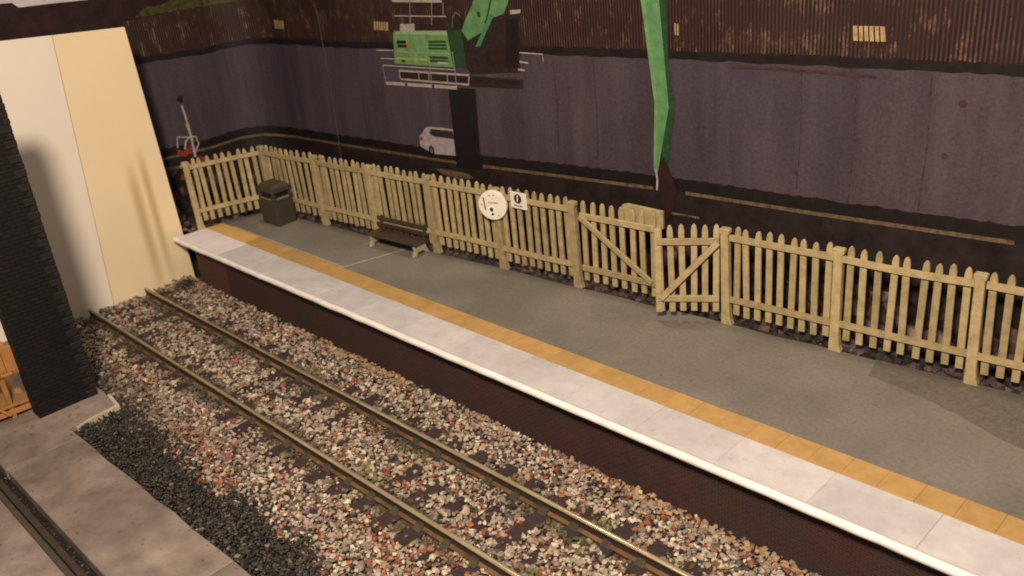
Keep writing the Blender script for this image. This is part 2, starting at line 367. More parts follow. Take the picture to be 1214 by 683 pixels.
def rubble_print(nt, uv):
    v = nd(nt, 'ShaderNodeTexVoronoi'); v.inputs['Scale'].default_value = 2.6; nt.links.new(uv, v.inputs['Vector'])
    v2 = nd(nt, 'ShaderNodeTexVoronoi', feature='DISTANCE_TO_EDGE'); v2.inputs['Scale'].default_value = 2.6; nt.links.new(uv, v2.inputs['Vector'])
    bw = nd(nt, 'ShaderNodeRGBToBW'); nt.links.new(v.outputs['Color'], bw.inputs[0])
    c = ramp(nt, bw.outputs[0], [(0.2, (0.02, 0.014, 0.014)), (0.5, (0.09, 0.055, 0.05)), (0.62, (0.03, 0.022, 0.024)), (0.8, (0.24, 0.17, 0.16))])
    e = ramp(nt, v2.outputs['Distance'], [(0.02, (0.25, 0.2, 0.2)), (0.2, (1, 1, 1))])
    n = ramp(nt, noise(nt, uv, 3, (1, 1, 1), 6, 0.7), [(0.35, (0.35, 0.35, 0.35)), (0.65, (1.3, 1.3, 1.3))])
    return mix(nt, 1.0, mix(nt, 1.0, c, e, 'MULTIPLY'), n, 'MULTIPLY')
uvmat('p_rubble', rubble_print)
# the board itself: front face bent with the sheet, backed 0.25 thick
us = usteps(U0, U1); v, f = [], []
ZB, ZT = -0.6, 9.3
for u in us: v += [sp(u, ZB, 0), sp(u, ZT, 0), sp(u, ZT, -0.25), sp(u, ZB, -0.25)]
for i in range(len(us)-1):
    a = 4*i
    for k in range(4): f.append((a+k, a+4+k, a+4+(k+1) % 4, a+(k+1) % 4))
f += [(0, 1, 2, 3), (4*len(us)-1, 4*len(us)-2, 4*len(us)-3, 4*len(us)-4)]
me = bpy.data.meshes.new('backing_board'); me.from_pydata(v, [], f); me.materials.append(MT['p_brown']); put('backing_board', me, back)

walltop = [(-44, 5.8), (-34.8, 5.9), (-31.43, 5.95), (-29.18, 5.83), (-27.62, 5.88), (-25.69, 5.9), (-23.18, 5.95), (-16.71, 6.18), (-12.03, 6.34), (-7.61, 6.46), (-4.67, 6.52), (6, 6.7)]
kerb = [(-44, 3.0), (-31.37, 2.844), (-29.66, 2.78), (-28.57, 2.82), (-27.79, 2.80), (-26.98, 2.72), (-24.12, 2.804), (-18.35, 3.009), (-11.83, 3.38), (-8.06, 3.50), (-4.48, 3.65), (6, 4.1)]
sh = lambda t, d: [(u, z+d) for u, z in t]
def rough_edge(t, d, a=0.03, st=0.22):
    return [(U0+st*k, interp(t, U0+st*k)+d+random.uniform(-a, a)) for k in range(int((U1-U0)/st)+1)]
rub = [(-44, 2.55), (-31.3, 2.5), (-30.4, 2.3), (-28.8, 1.5), (-26, 1.35), (-18, 1.55), (-12, 2.1), (6, 2.35)]
corrtop = [(-44, 7.0), (-31.46, 7.07), (-28.86, 7.09), (-27.51, 7.13), (-26, 7.25), (-20, 7.6), (-12, 8.0), (6, 8.2)]
band('printed_corrugated_fence', corrtop, walltop, -31.45, U1, 'p_corr', 0.010, label='dark brown corrugated sheet fencing printed above the retaining wall')
band('printed_coping', rough_edge(walltop, 0.05, .02, .1), rough_edge(walltop, -0.13, .02), U0, U1, 'p_dark', 0.020)
band('printed_retaining_wall', sh(walltop, -0.10), sh(kerb, 0.20), U0, U1, 'p_wall', 0.010, label='purplish grey stained concrete wall printed on the sheet')
band('printed_wall_foot_shade', rough_edge(kerb, 0.30, .022, .12), kerb, U0, U1, 'p_dark', 0.016)  # printed shading: dark ink along the foot of the wall
band('printed_road', kerb, rub, U0, U1, 'p_road', 0.010)
for a, b in ((-44, -28.9), (-28.9, -18.4), (-17.4, -11.85), (-11.0, -4.45)):
    band('printed_kerb', sh(kerb, 0.035), sh(kerb, -0.045), a, b, 'p_kerb', 0.024)
band('printed_rubble', rough_edge(rub, 0.02, .06, .2), [(-44, -0.55), (6, -0.55)], U0, U1, 'p_rubble', 0.014)
stroke('printed_kerb', [(-31.4, 2.53), (-30.45, 2.38)], 0.09, 'p_kerb', 0.024)
stroke('printed_kerb', [(-11.42, 2.874), (-10.65, 2.903)], 0.05, 'p_kerb', 0.024)
flat('printed_sky', [(-43.9, 9.28), (-43.9, 8.5), (-36, 8.15), (-34.3, 8.06), (-34.15, 7.91), (-33.3, 7.88), (-32.3, 7.83), (-31, 7.95), (-28.87, 8.3), (-28.87, 9.28)], 'p_sky', 0.012)
greens = [(-31.1, 7.12), (-30.8, 7.30), (-30.59, 7.38), (-30.2, 7.34), (-29.9, 7.42), (-29.4, 7.8), (-28.87, 8.0), (-28.87, 7.10)]
flat('printed_foliage', greens, 'p_leaf', 0.014)
band('printed_foliage', [(-28.85, 8.0), (-27, 7.7), (-24, 8.1), (-20, 8.6), (-14, 8.7), (6, 8.9)], corrtop, -28.85, U1, 'p_leaf', 0.012)
for q in ([(-7.465, 7.043), (-6.903, 7.051), (-6.869, 6.8), (-7.44, 6.79)], [(-21.23, 6.63), (-20.601, 6.632), (-20.635, 6.408), (-21.275, 6.402)],
          [(-26.45, 6.50), (-25.9, 6.485), (-25.95, 6.23), (-26.47, 6.23)], [(-11.2, 6.953), (-11.1, 6.942), (-11.1, 6.71), (-11.2, 6.721)]):
    vo = flat('printed_vent', q, 'p_vent', 0.016)
    (a0, b0), (a1, b1), (a2, b2), (a3, b3) = q; nb = 5 if a1-a0 > 0.3 else 1
    for k in range(1, nb+1):
        t = k/(nb+1); stroke('slot', [(a0+(a1-a0)*t, b0), (a3+(a2-a3)*t, b3)], 0.025, 'p_brown', 0.020, vo)
stroke('printed_stain', [(-9.87, 6.17), (-8.75, 6.205), (-7.6, 6.20), (-6.98, 6.2)], 0.05, 'p_stain', 0.024)
for c_, r_ in (((-5.512, 5.87), 0.09), ((-5.719, 4.956), 0.07), ((-8.44, 4.241), 0.06), ((-30.36, 4.5), 0.08), ((-30.2, 5.2), 0.04)): disc('printed_drain_hole', c_, r_*.75, 'p_stain', 0.016)
for u_, z0_, z1_ in ((-22.4, 3.4, 5.8), (-19.3, 4.0, 4.9), (-14.6, 3.9, 6.0), (-13.4, 3.8, 6.1), (-8.4, 3.9, 6.2), (-7.35, 3.8, 6.2), (-6.05, 3.9, 6.3), (-3.6, 3.9, 6.3)):
    stroke('printed_joint', [(u_, z1_), (u_+.03, (z0_+z1_)/2), (u_-.02, z0_)], 0.03, 'p_joint', 0.013)
stroke('printed_wire', [(-23.925, 6.906), (-23.918, 4.674), (-24.005, 2.272)], 0.032, 'p_wire', 0.026)
flat('printed_puddle', [(-19.45, 2.693), (-18.852, 2.743), (-18.057, 2.745), (-17.794, 2.669), (-18.431, 2.529), (-19.116, 2.583)], 'p_kerb', 0.016)

# printed crane: green material handler on a pedestal
crane = flat('printed_crane', [(-20.418, 6.36), (-20.36, 6.42), (-18.2, 6.46), (-18.093, 5.593), (-20.542, 5.528)], 'p_green', 0.030, label='green scrap crane with raised boom printed on the backdrop')
cr = lambda n, p, m_, o_: flat(n, p, m_, o_, crane)
ln = lambda n, p, w_, m_, o_: stroke(n, p, w_, m_, o_, crane)
cr('roof_cap', [(-20.418, 6.336), (-20.065, 6.432), (-18.19, 6.51), (-18.18, 6.405)], 'p_greencap', 0.034)
cr('exhaust_box', [(-20.057, 6.612), (-19.443, 6.634), (-19.481, 6.456), (-20.098, 6.431)], 'p_white', 0.032)
cr('air_box', [(-19.447, 6.615), (-18.762, 6.64), (-18.791, 6.493), (-19.479, 6.464)], 'p_cab', 0.032)
for k in range(3):
    cr('vent_grille', [(-18.97-.01*k, 6.225-k*.085), (-18.266+.01*k, 6.259-k*.085), (-18.26+.01*k, 6.205-k*.085), (-18.975-.01*k, 6.17-k*.085)], 'p_dgreen', 0.036)
for k in range(2):
    cr('vent_grille', [(-19.017, 5.828-k*.09), (-18.265, 5.854-k*.09), (-18.25, 5.79-k*.09), (-19.02, 5.765-k*.09)], 'p_dgreen', 0.036)
for k in range(2):
    cr('maker_name', [(-20.293, 6.165-k*.105), (-19.895, 6.182-k*.105), (-19.91, 6.10-k*.105), (-20.305, 6.085-k*.105)], 'p_black', 0.036)
cr('maker_badge', [(-19.88, 6.119), (-19.77, 6.126), (-19.785, 5.985), (-19.90, 5.98)], 'p_orange', 0.036)
cr('yellow_band', [(-20.498, 5.70), (-19.05, 5.76), (-19.06, 5.70), (-20.519, 5.645)], 'p_yellow', 0.034)
cr('side_panel', [(-18.192, 6.404), (-18.002, 6.892), (-17.601, 6.572), (-17.603, 5.627), (-18.075, 5.594)], 'p_dgreen', 0.032)
cr('cab', [(-16.455, 6.894), (-15.573, 6.967), (-15.679, 5.651), (-17.445, 5.477), (-17.603, 5.627), (-17.576, 6.387), (-17.419, 6.312), (-16.828, 6.549)], 'p_cab', 0.034)
cr('boom', [(-16.966, 7.389), (-15.7, 9.2), (-14.7, 9.2), (-15.791, 7.408), (-15.89, 7.234), (-16.051, 6.987), (-16.456, 6.887), (-16.828, 6.549), (-17.419, 6.312), (-17.608, 6.535), (-17.438, 6.8), (-17.21, 7.062)], 'p_arm', 0.038)
cr('boom_knuckle', [(-15.75, 9.12), (-14.75, 8.8), (-12.25, 8.85), (-11.80, 9.15), (-11.9, 9.28), (-15.6, 9.28)], 'p_arm', 0.0395)
ln('boom_shade', [(-16.3, 7.6), (-16.43, 7.327), (-16.646, 6.863), (-16.743, 6.752)], 0.05, 'p_dgreen', 0.042)  # shading on the printed boom, inked as a dark green line
cr('ram', [(-16.523, 6.973), (-16.382, 6.96), (-16.982, 6.193), (-17.164, 6.165)], 'p_mgreen', 0.042)
disc('boom_pin', (-16.92, 6.95), 0.07, 'p_dgreen', 0.042, crane)
cr('cab_window', [(-16.79, 6.093), (-16.124, 6.275), (-16.169, 5.763), (-16.798, 5.683)], 'p_brown', 0.038)
cr('cab_window', [(-16.019, 6.848), (-15.607, 6.897), (-15.728, 5.757), (-16.147, 5.728)], 'p_black', 0.038)
cr('work_lamp', [(-15.835, 7.08), (-15.481, 7.107), (-15.492, 7.021), (-15.822, 6.987)], 'p_white', 0.042)
cr('hose_bundle', [(-18.112, 6.926), (-17.761, 6.955), (-17.575, 6.721), (-17.658, 6.57), (-18.072, 6.515)], 'p_cab', 0.040)
ln('hose', [(-17.95, 6.6), (-17.9, 6.85), (-17.75, 6.98), (-17.6, 6.9)], 0.03, 'p_mgreen', 0.044)
for pts, w_ in (([(-21.29, 5.851), (-20.489, 5.896)], .03), ([(-21.134, 5.637), (-20.511, 5.659)], .03), ([(-21.076, 5.45), (-18.014, 5.54)], .03), ([(-15.631, 6.115), (-14.887, 6.12), (-14.881, 5.956)], .03),
                ([(-15.658, 5.899), (-15.382, 5.888)], .045), ([(-15.733, 5.713), (-15.504, 5.707)], .045), ([(-20.246, 7.205), (-18.23, 7.235)], .07), ([(-20.238, 6.816), (-18.123, 6.866)], .03),
                ([(-19.501, 7.232), (-19.602, 6.628)], .018), ([(-18.617, 7.212), (-18.731, 6.641)], .018), ([(-18.173, 7.221), (-18.237, 6.885)], .018),
                ([(-21.08, 5.45), (-21.06, 5.0)], .018), ([(-18.05, 6.0), (-18.04, 5.1)], .02), ([(-19.0, 5.8), (-19.05, 5.05)], .02)):
    ln('railing', pts, w_, 'p_white', 0.046)
cr('underframe', [(-17.512, 5.422), (-15.61, 5.467), (-15.637, 5.252), (-17.556, 5.158)], 'p_cab', 0.034)
fr_ = [(-20.381, 5.351), (-17.508, 5.441), (-17.578, 5.195), (-20.366, 5.122)]
cr('underframe', fr_, 'p_cab', 0.034)
ln('railing', fr_[:2], .05, 'p_white', 0.046); ln('railing', fr_[1:3], .035, 'p_white', 0.046); ln('railing', fr_[2:], .045, 'p_white', 0.046); ln('railing', [fr_[3], fr_[0]], .035, 'p_white', 0.046)
for a_, b_ in (((-19.521, 5.38), (-19.558, 5.144)), ((-19.105, 5.394), (-19.135, 5.157)), ((-18.364, 5.417), (-18.378, 5.177))): ln('railing', [a_, b_], .03, 'p_white', 0.046)
for a_, b_ in ((-21.05, -20.2), (-20.1, -19.05), (-18.95, -18.04)):
    ln('walkway', [(a_, 4.955+(a_+21.05)*.04), (b_, 4.955+(b_+21.05)*.04)], .09, 'p_white', 0.044)
ln('walkway', [(-17.5, 5.33), (-16.75, 5.35)], .11, 'p_brown', 0.038); ln('walkway', [(-16.55, 5.355), (-15.7, 5.375)], .11, 'p_brown', 0.038)
cr('pedestal', [(-18.40, 5.06), (-17.36, 5.10), (-17.47, 2.948), (-18.45, 2.896)], 'p_black', 0.032)
cr('dipper_arm', [(-12.4, 9.2), (-11.9, 9.2), (-11.557, 7.486), (-11.373, 5.228), (-11.601, 4.231), (-11.734, 3.621), (-11.816, 3.859), (-11.741, 5.282), (-12.022, 7.479)], 'p_arm', 0.036)
cr('arm_side', [(-11.9, 9.2), (-11.72, 9.2), (-11.371, 7.489), (-11.364, 6.294), (-11.222, 5.279), (-11.431, 3.953), (-11.6, 4.2), (-11.373, 5.228), (-11.557, 7.486)], 'p_dgreen', 0.034)
cr('grab', [(-11.6, 4.2), (-11.431, 3.953), (-11.2, 3.415), (-11.25, 3.1), (-11.5, 2.6), (-11.62, 3.0), (-11.73, 3.62)], 'p_brown', 0.034)
ln('grab_claw', [(-11.76, 3.85), (-11.72, 3.6), (-11.74, 3.35)], .05, 'p_white', 0.040)
ln('panel_seam', [(-19.72, 6.42), (-19.78, 5.55)], .018, 'p_mgreen', 0.036); ln('panel_seam', [(-20.44, 5.86), (-18.13, 5.93)], .02, 'p_greencap', 0.0355)
cr('arm_light', [(-12.0, 7.4), (-11.9, 7.4), (-11.66, 5.3), (-11.74, 3.9), (-11.80, 3.9), (-11.73, 5.28)], 'p_green', 0.039)
cr('hand_hold', [(-20.2, 5.60), (-20.02, 5.61), (-20.04, 5.66), (-20.2, 5.655)], 'p_black', 0.037)
cr('name_plate', [(-18.7, 5.70), (-18.3, 5.72), (-18.3, 5.655), (-18.72, 5.635)], 'p_white', 0.038)
# printed car
car = flat('printed_car', [(-19.927, 3.312), (-19.913, 3.554), (-19.76, 3.66), (-19.63, 3.809), (-19.449, 3.885), (-18.9, 3.92), (-18.42, 3.93), (-18.42, 3.198), (-19.365, 3.123), (-19.879, 3.254)], 'p_car', 0.026, label='white hatchback car printed half behind the crane pedestal')
flat('window', [(-19.365, 3.832), (-18.45, 3.875), (-18.43, 3.66), (-19.264, 3.634), (-19.441, 3.69)], 'p_glass', 0.029, car)
wh = disc('wheel', (-19.443, 3.208), 0.15, 'p_black', 0.029, car, 0.8); disc('hubcap', (-19.443, 3.208), 0.08, 'p_wire', 0.0305, wh, 0.8) if False else disc('hubcap', (-19.443, 3.208), 0.08, 'p_wire', 0.0305, car, 0.8)
flat('tail_light', [(-19.879, 3.542), (-19.76, 3.56), (-19.77, 3.454), (-19.89, 3.427)], 'p_red', 0.029, car)
# printed red lift machine on the left arm of the sheet
lift = stroke('printed_lift', [(-30.308, 4.324), (-30.271, 3.983), (-30.27, 3.695), (-30.244, 3.302), (-30.265, 2.62)], 0.06, 'p_white', 0.030, label='small red and white lift machine printed on the backdrop', w1=0.09)
flat('body', [(-30.796, 3.01), (-30.579, 2.903), (-30.327, 3.08), (-30.314, 2.831), (-30.579, 2.706), (-30.827, 2.833)], 'p_red', 0.026, lift)
stroke('frame', [(-30.77, 3.051), (-30.70, 3.382), (-30.274, 3.285)], 0.045, 'p_white', 0.028, lift); stroke('frame', [(-30.55, 2.95), (-30.45, 3.2), (-30.3, 3.3)], 0.06, 'p_white', 0.029, lift); flat('head', [(-30.37, 4.62), (-30.2, 4.58), (-30.235, 4.40), (-30.4, 4.47)], 'p_dark', 0.028, lift); flat('joint', [(-30.33, 3.72), (-30.22, 3.72), (-30.2, 3.62), (-30.32, 3.6)], 'p_vent', 0.032, lift); stroke('frame', [(-30.274, 3.285), (-30.098, 3.264), (-30.045, 3.005), (-30.217, 2.805)], 0.05, 'p_white', 0.028, lift)
flat('chassis', [(-30.24, 2.63), (-30.001, 2.56), (-29.72, 2.37), (-30.005, 2.298), (-30.276, 2.474)], 'p_red', 0.026, lift)
stroke('arm', [(-30.855, 2.439), (-30.675, 2.536), (-30.5, 2.42), (-30.349, 2.395)], 0.07, 'p_white', 0.028, lift)
flat('chassis', [(-30.891, 2.202), (-30.645, 2.156), (-30.664, 1.986), (-30.91, 2.033)], 'p_red', 0.026, lift)

# ------------------------------------------------------------ card boards at the end of the track
def board(name, poly, x0, x1, mname, label):
    o = put(name, MB().prism(poly, x0, x1, 'x', 0, [1]*len(poly)).mesh(name, [mname, 'edge'], 0.012))
    return tag(o, label, 'board', None)
board('beige_card', [(8.06, -0.615), (10.62, -0.615), (10.45, 7.18), (8.55, 7.30)], -25.72, -25.6, 'beige', 'upright beige card with two brown bands standing at the end of the rails')
board('pale_card', [(2.5, -0.615), (8.055, -0.615), (8.545, 7.30), (2.5, 7.7)], -25.74, -25.615, 'pale', 'upright whitish card behind the black brick pillar')

# ------------------------------------------------------------ platform
plat = thing('station_platform', 'long grey model station platform with white edge and ochre line', 'platform', (0, 0, 0))
ZP = 1.15
fyl = lambda x: 13.43+(x+22.2)*0.08686          # fence line
put('brick_wall', MB().box(-22.98, XR, 10.42, 10.56, -0.58, 1.04).mesh('brick_wall', 'wallbrick'), plat)
put('brick_wall', MB().box(-24.72, -22.984, 10.42, 10.56, -0.58, 1.04).mesh('brick_wall', 'wallbrick_end'), plat)['label'] = 'redder end strip of the brick wall'
put('core', MB().quadbox([(-24.7, 10.565, -0.58), (XR, 10.565, -0.58), (XR, fyl(XR)-0.12, -0.58), (-25.0, 13.05, -0.58), (-24.85, 10.565, 1.08), (XR, 10.565, 1.08), (XR, fyl(XR)-0.12, 1.08), (-25.2, 13.05, 1.08)]).mesh('core', 'earth'), plat)
yr = 11.73
tp = [(-25.42, yr+.005), (XR, yr+.005), (XR, fyl(XR)-0.05)]
n = 40
for k in range(n+1):
    x = XR+(-24.9-XR)*k/n; tp.append((x, fyl(x)-0.05+random.uniform(-.025, .025)))
tp += [(-25.15, 12.6), (-25.45, 11.9)]
put('tarmac', MB().prism(tp, 1.085, ZP, 'z').mesh('tarmac', 'tarmac'), plat)
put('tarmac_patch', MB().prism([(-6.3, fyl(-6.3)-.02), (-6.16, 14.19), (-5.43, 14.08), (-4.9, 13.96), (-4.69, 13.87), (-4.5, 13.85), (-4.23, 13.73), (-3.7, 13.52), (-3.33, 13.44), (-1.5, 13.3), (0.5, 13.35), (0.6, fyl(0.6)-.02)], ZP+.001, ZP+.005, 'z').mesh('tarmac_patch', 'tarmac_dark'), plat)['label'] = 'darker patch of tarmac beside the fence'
# ochre tiles, each a piece
x = -25.36; k = 0; tiles = {}
seam = -22.95
def tile_mesh(w, mname): return MB().prism([(0, 11.22), (w, 11.22), (w, yr), (0, yr)], 1.085, ZP+.004, 'z').mesh('ochre_tile', mname, 0.004)
sh1 = tile_mesh(0.5565, 'yellow'); sh2 = tile_mesh(0.5565, 'yellow_end')
while x < XR-0.5:
    put('ochre_tile', sh2 if x+0.5 < seam else sh1, plat, (x, 0, random.uniform(-.002, .002))); x += 0.560
# pale coping slabs
x = -25.4
def slab_mesh(w, mname): return MB().prism([(0, 10.275), (w, 10.275), (w, 11.212), (0, 11.212)], 1.05, ZP+.003, 'z').mesh('coping_slab', mname, 0.005)
s_end = slab_mesh(2.426, 'slab_end'); s_reg = slab_mesh(1.607, 'slab')
put('coping_slab', s_end, plat, (x, 0, 0.001))['label'] = 'lighter end slab of the platform edge'
x += 2.43
while x < XR-1.5:
    put('coping_slab', s_reg, plat, (x, 0, random.uniform(-.002, .002))); x += 1.611
# white rounded nosing
prof = [(10.27, 1.03), (10.20, 1.03), (10.165, 1.055), (10.155, 1.09), (10.165, 1.125), (10.195, 1.150), (10.235, 1.160), (10.27, 1.161)]
v, f = [], []; xn = [-25.45+0.35*k for k in range(int((XR+25.45)/0.35)+1)]
for x in xn:
    dy, dz = random.uniform(-.008, .008), random.uniform(-.004, .004)
    v += [(x, a+(dy if a < 10.26 else 0), b+dz) for a, b in prof]
np_ = len(prof)
for i in range(len(xn)-1):
    for k in range(np_): f.append((i*np_+k, i*np_+(k+1) % np_, (i+1)*np_+(k+1) % np_, (i+1)*np_+k))
f += [tuple(range(np_)), tuple((len(xn)-1)*np_+k for k in reversed(range(np_)))]
me = bpy.data.meshes.new('white_nosing'); me.from_pydata(v, [], f); me.materials.append(MT['white']); me.polygons.foreach_set('use_smooth', [True]*len(me.polygons)); put('white_nosing', me, plat)
# thin painted lines
lm = MB()
P = [(-24.7, yr+.02), (-22, yr+.025), (-19.02, yr+.02)]
for (a, b), (c, d) in zip(P, P[1:]): lm.quadbox([(a, b, ZP+.001), (c, d, ZP+.001), (c, d+.026, ZP+.001), (a, b+.026, ZP+.001), (a, b, ZP+.004), (c, d, ZP+.004), (c, d+.026, ZP+.004), (a, b+.026, ZP+.004)])
put('painted_line', lm.mesh('painted_line', 'line'), plat)
put('painted_line', MB().quadbox([(-19.06, yr+.06, ZP+.001), (-19.03, yr+.06, ZP+.001), (-18.58, 13.45, ZP+.001), (-18.61, 13.45, ZP+.001), (-19.06, yr+.06, ZP+.004), (-19.03, yr+.06, ZP+.004), (-18.58, 13.45, ZP+.004), (-18.61, 13.45, ZP+.004)]).mesh('painted_line', 'line'), plat)

# ------------------------------------------------------------ track
track = thing('railway_track', 'single line of steel rails on brown sleepers beside the platform', 'track', (0, 0, 0))
def rail_mesh(x0, x1):
    h, w = 0.25, 0.05
    P = [(-.085, -.25), (.085, -.25), (.085, -.225), (.022, -.20), (.018, -.085), (.048, -.065), (.048, -.026), (.038, -.009), (.014, 0), (-.014, 0), (-.038, -.009), (-.048, -.026), (-.048, -.065), (-.018, -.085), (-.022, -.20), (-.085, -.225)]
    side = [2, 2, 2, 1, 1, 1, 0, 0, 0, 0, 0, 1, 1, 1, 2, 2]
    return MB().prism(P, x0, x1, 'x', 1, side).mesh('rail', ['steel', 'rust', 'foot'])
rm = rail_mesh(-25.45, XR)
for p_ in rm.polygons: p_.use_smooth = p_.material_index == 0
YN, YF = 7.345, 9.005
for y in (YN, YF): put('rail', rm, track, (0, y, 0))
sl = MB().box(-.165, .165, -1.45, 1.45, -.17, 0).mesh('sleeper', 'sleeper', 0.012)
chm = MB().quadbox([(-.10, -.15, 0), (.10, -.15, 0), (.10, .15, 0), (-.10, .15, 0), (-.07, -.045, .10), (.07, -.045, .10), (.07, .045, .10), (-.07, .045, .10)]).mesh('chair', 'chair', 0.01)
slx = []
x = -8.05+0.7075*17
while x > -25.45: slx.append(x); x -= 0.7075
slx = [x for x in slx if x < XR]
for x in slx:
    s = put('sleeper', sl, track, (x, (YN+YF)/2+random.uniform(-.03, .03), -.252), (0, 0, random.uniform(-.012, .012)))
    for y in (YN, YF): put('chair', chm, s, (0, y-(YN+YF)/2, 0.002))
# rail sunk in the concrete yard
inlay = thing('sunken_rail', 'dirty old rail lying in the dark slot of the concrete yard', 'rail', (0, 0, 0))
put('rail', MB().prism([(-.07, -.35), (.07, -.35), (.05, -.2), (.055, -.125), (-.055, -.125), (-.05, -.2)], -30, XR, 'x').mesh('rail', 'rust'), inlay, (0, 2.76, 0))
put('check_strip', MB().prism([(-.05, -.35), (.05, -.35), (.05, -.16), (-.05, -.16)], -30, XR, 'x').mesh('check_strip', 'chair'), inlay, (0, 2.63, 0))

# ------------------------------------------------------------ loose stones (stuff)
ico = bmesh.new(); bmesh.ops.create_icosphere(ico, subdivisions=1, radius=1.0)
IV = np.array([v_.co[:] for v_ in ico.verts]); IF = np.array([[v_.index for v_ in f_.verts] for f_ in ico.faces]); ico.free()
IVs = IV; 
def stones(name, pos, size, cols, mname, jitter=0.42, flat_=0.75):
    n = len(pos); nv = len(IV); nf = len(IF)
    J = 1+rng.uniform(-jitter, jitter, (n, nv, 1))
    a = rng.normal(size=(n, 4)); a /= np.linalg.norm(a, axis=1, keepdims=True)
    w, x, y, z = a.T
    R = np.stack([1-2*(y*y+z*z), 2*(x*y-z*w), 2*(x*z+y*w), 2*(x*y+z*w), 1-2*(x*x+z*z), 2*(y*z-x*w), 2*(x*z-y*w), 2*(y*z+x*w), 1-2*(x*x+y*y)], 1).reshape(n, 3, 3)
    st = np.stack([rng.uniform(.75, 1.3, n), rng.uniform(.7, 1.1, n), rng.uniform(.55, .95, n)], 1)[:, None, :]
    V = np.einsum('nij,nkj->nki', R, IV[None]*J*st)*size[:, None, None]
    V[:, :, 2] *= flat_
    V = (V+pos[:, None, :]).reshape(-1, 3)
    F = (IF[None]+(np.arange(n)*nv)[:, None, None]).reshape(-1, 3)
    me = bpy.data.meshes.new(name); me.vertices.add(len(V)); me.vertices.foreach_set('co', V.ravel())
    me.loops.add(F.size); me.loops.foreach_set('vertex_index', F.ravel().astype(np.int32))
    me.polygons.add(len(F)); me.polygons.foreach_set('loop_start', np.arange(0, F.size, 3, dtype=np.int32))
    me.update(calc_edges=True); me.validate()
    me.polygons.foreach_set('use_smooth', np.zeros(len(F), dtype=bool))
    at = me.attributes.new('stone_colour', 'FLOAT_COLOR', 'POINT')
    cc = np.ones((n, nv, 4)); cc[:, :, :3] = cols[:, None, :]; at.data.foreach_set('color', cc.ravel())
    me.materials.append(MT[mname]); return me
PAL = np.array([(.52, .47, .38), (.42, .36, .29), (.30, .26, .21), (.60, .54, .44), (.36, .30, .26), (.20, .165, .14), (.10, .085, .08), (.035, .03, .034), (.26, .08, .045), (.34, .12, .06), (.20, .075, .055), (.40, .24, .15), (.36, .26, .24)])
PW = np.array([.13, .14, .12, .07, .12, .10, .08, .08,   .045, .03, .035, .04, .06]); PW /= PW.sum()
def cell(x0, x1, y0, y1, p, j=0.5):
    X, Y = np.meshgrid(np.arange(x0, x1, p), np.arange(y0, y1, p)); X = X.ravel()+rng.uniform(-j, j, X.size)*p; Y = Y.ravel()+rng.uniform(-j, j, Y.size)*p
    return X, Y
bx_, by_, bs_, bz_ = [], [], [], []
for layer in range(2):
    X, Y = cell(-25.5, XR-0.05, 5.45, 10.40, 0.082 if layer == 0 else 0.088)
    S = 0.032+0.042*rng.uniform(size=X.size)**1.6
    edge = 5.62+0.16*np.sin(X*1.3)+0.1*np.sin(X*3.1+1)+np.where(X < -20.3, 0.1, 0)
    on_sl = np.min(np.abs(X[:, None]-np.array(slx)[None]), axis=1) < 0.17
    in_len = np.abs(Y-(YN+YF)/2) < 1.42
    near_rail = np.minimum(np.abs(Y-YN), np.abs(Y-YF)) < 0.085
    keep = (Y > edge+np.where(X < -19, .22, .0)+rng.normal(0, .2, X.size)) & ~near_rail
    # stones thin out over sleeper tops; a clump noise leaves some buried
    cl = np.sin(X*2.3+Y*1.7)+np.sin(X*0.9-Y*3.1+2)+np.sin(Y*5+X*.4)
    mid = np.abs(Y-(YN+YF)/2) < 0.62
    cover = np.where(cl > 0.6, 0.9, 0.13); cover = np.where(mid & (cl > -0.35), 0.95, cover)
    end = (np.abs(Y-(YN+YF)/2) > 0.83+.1) & (np.abs(Y-(YN+YF)/2) < 1.32)
    cover = np.where(end & (cl < 1.3), 0.06, cover)
    keep &= ~(on_sl & in_len & (rng.uniform(size=X.size) > cover))
    Z = np.where(on_sl & in_len, -0.235, -0.295 if layer == 0 else -0.245)+rng.uniform(-.03, .03, X.size)
    Z += 0.06*np.clip((X+24.2)/-1.3, 0, 1)+np.where(Y > 9.9, 0.05, 0)
    near2 = np.minimum(np.abs(Y-YN), np.abs(Y-YF)) < 0.24
    Z = np.where(near2, np.minimum(Z, -0.275)+0.03*np.sin(X*1.3+Y), Z); S = np.where(near2, S*.75, S)
    bx_.append(X[keep]); by_.append(Y[keep]); bs_.append(S[keep]); bz_.append(Z[keep])
X, Y, S, Z = map(np.concatenate, (bx_, by_, bs_, bz_))
ci = rng.choice(len(PAL), X.size, p=PW)
# redder patches on the near side of the track
redz = (np.sin(X*1.1+.5)+np.sin(Y*3+X*.6) > 0.5) & (Y < 7.2) & (rng.uniform(size=X.size) < .22)
ci = np.where(redz, rng.choice([8, 9, 10, 11], X.size), ci)
col = PAL[ci]*np.array([.93, .89, .83])*rng.uniform(.65, 1.25, (X.size, 1))
dr = np.minimum(np.abs(Y-YN), np.abs(Y-YF)); grime = np.clip((0.44-dr)/0.16, 0, 1)*np.clip(0.55+0.45*np.sin(X*1.7+Y*2), 0, 1)*0.92
col = col*(1-grime[:, None])+np.array([.075, .064, .036])*grime[:, None]
left_dark = np.clip((6.9-Y)/.9, 0, 1)*np.clip((-15-X)/5, 0, 1)*rng.uniform(.3, 1, X.size)+.45*np.clip((-21-X)/4, 0, 1)*rng.uniform(0, 1, X.size)  # darkens stone colours towards the left end and the near left side
col = col*(1-np.clip(left_dark, 0, .9)[:, None])+np.array([.06, .042, .034])*np.clip(left_dark, 0, .9)[:, None]
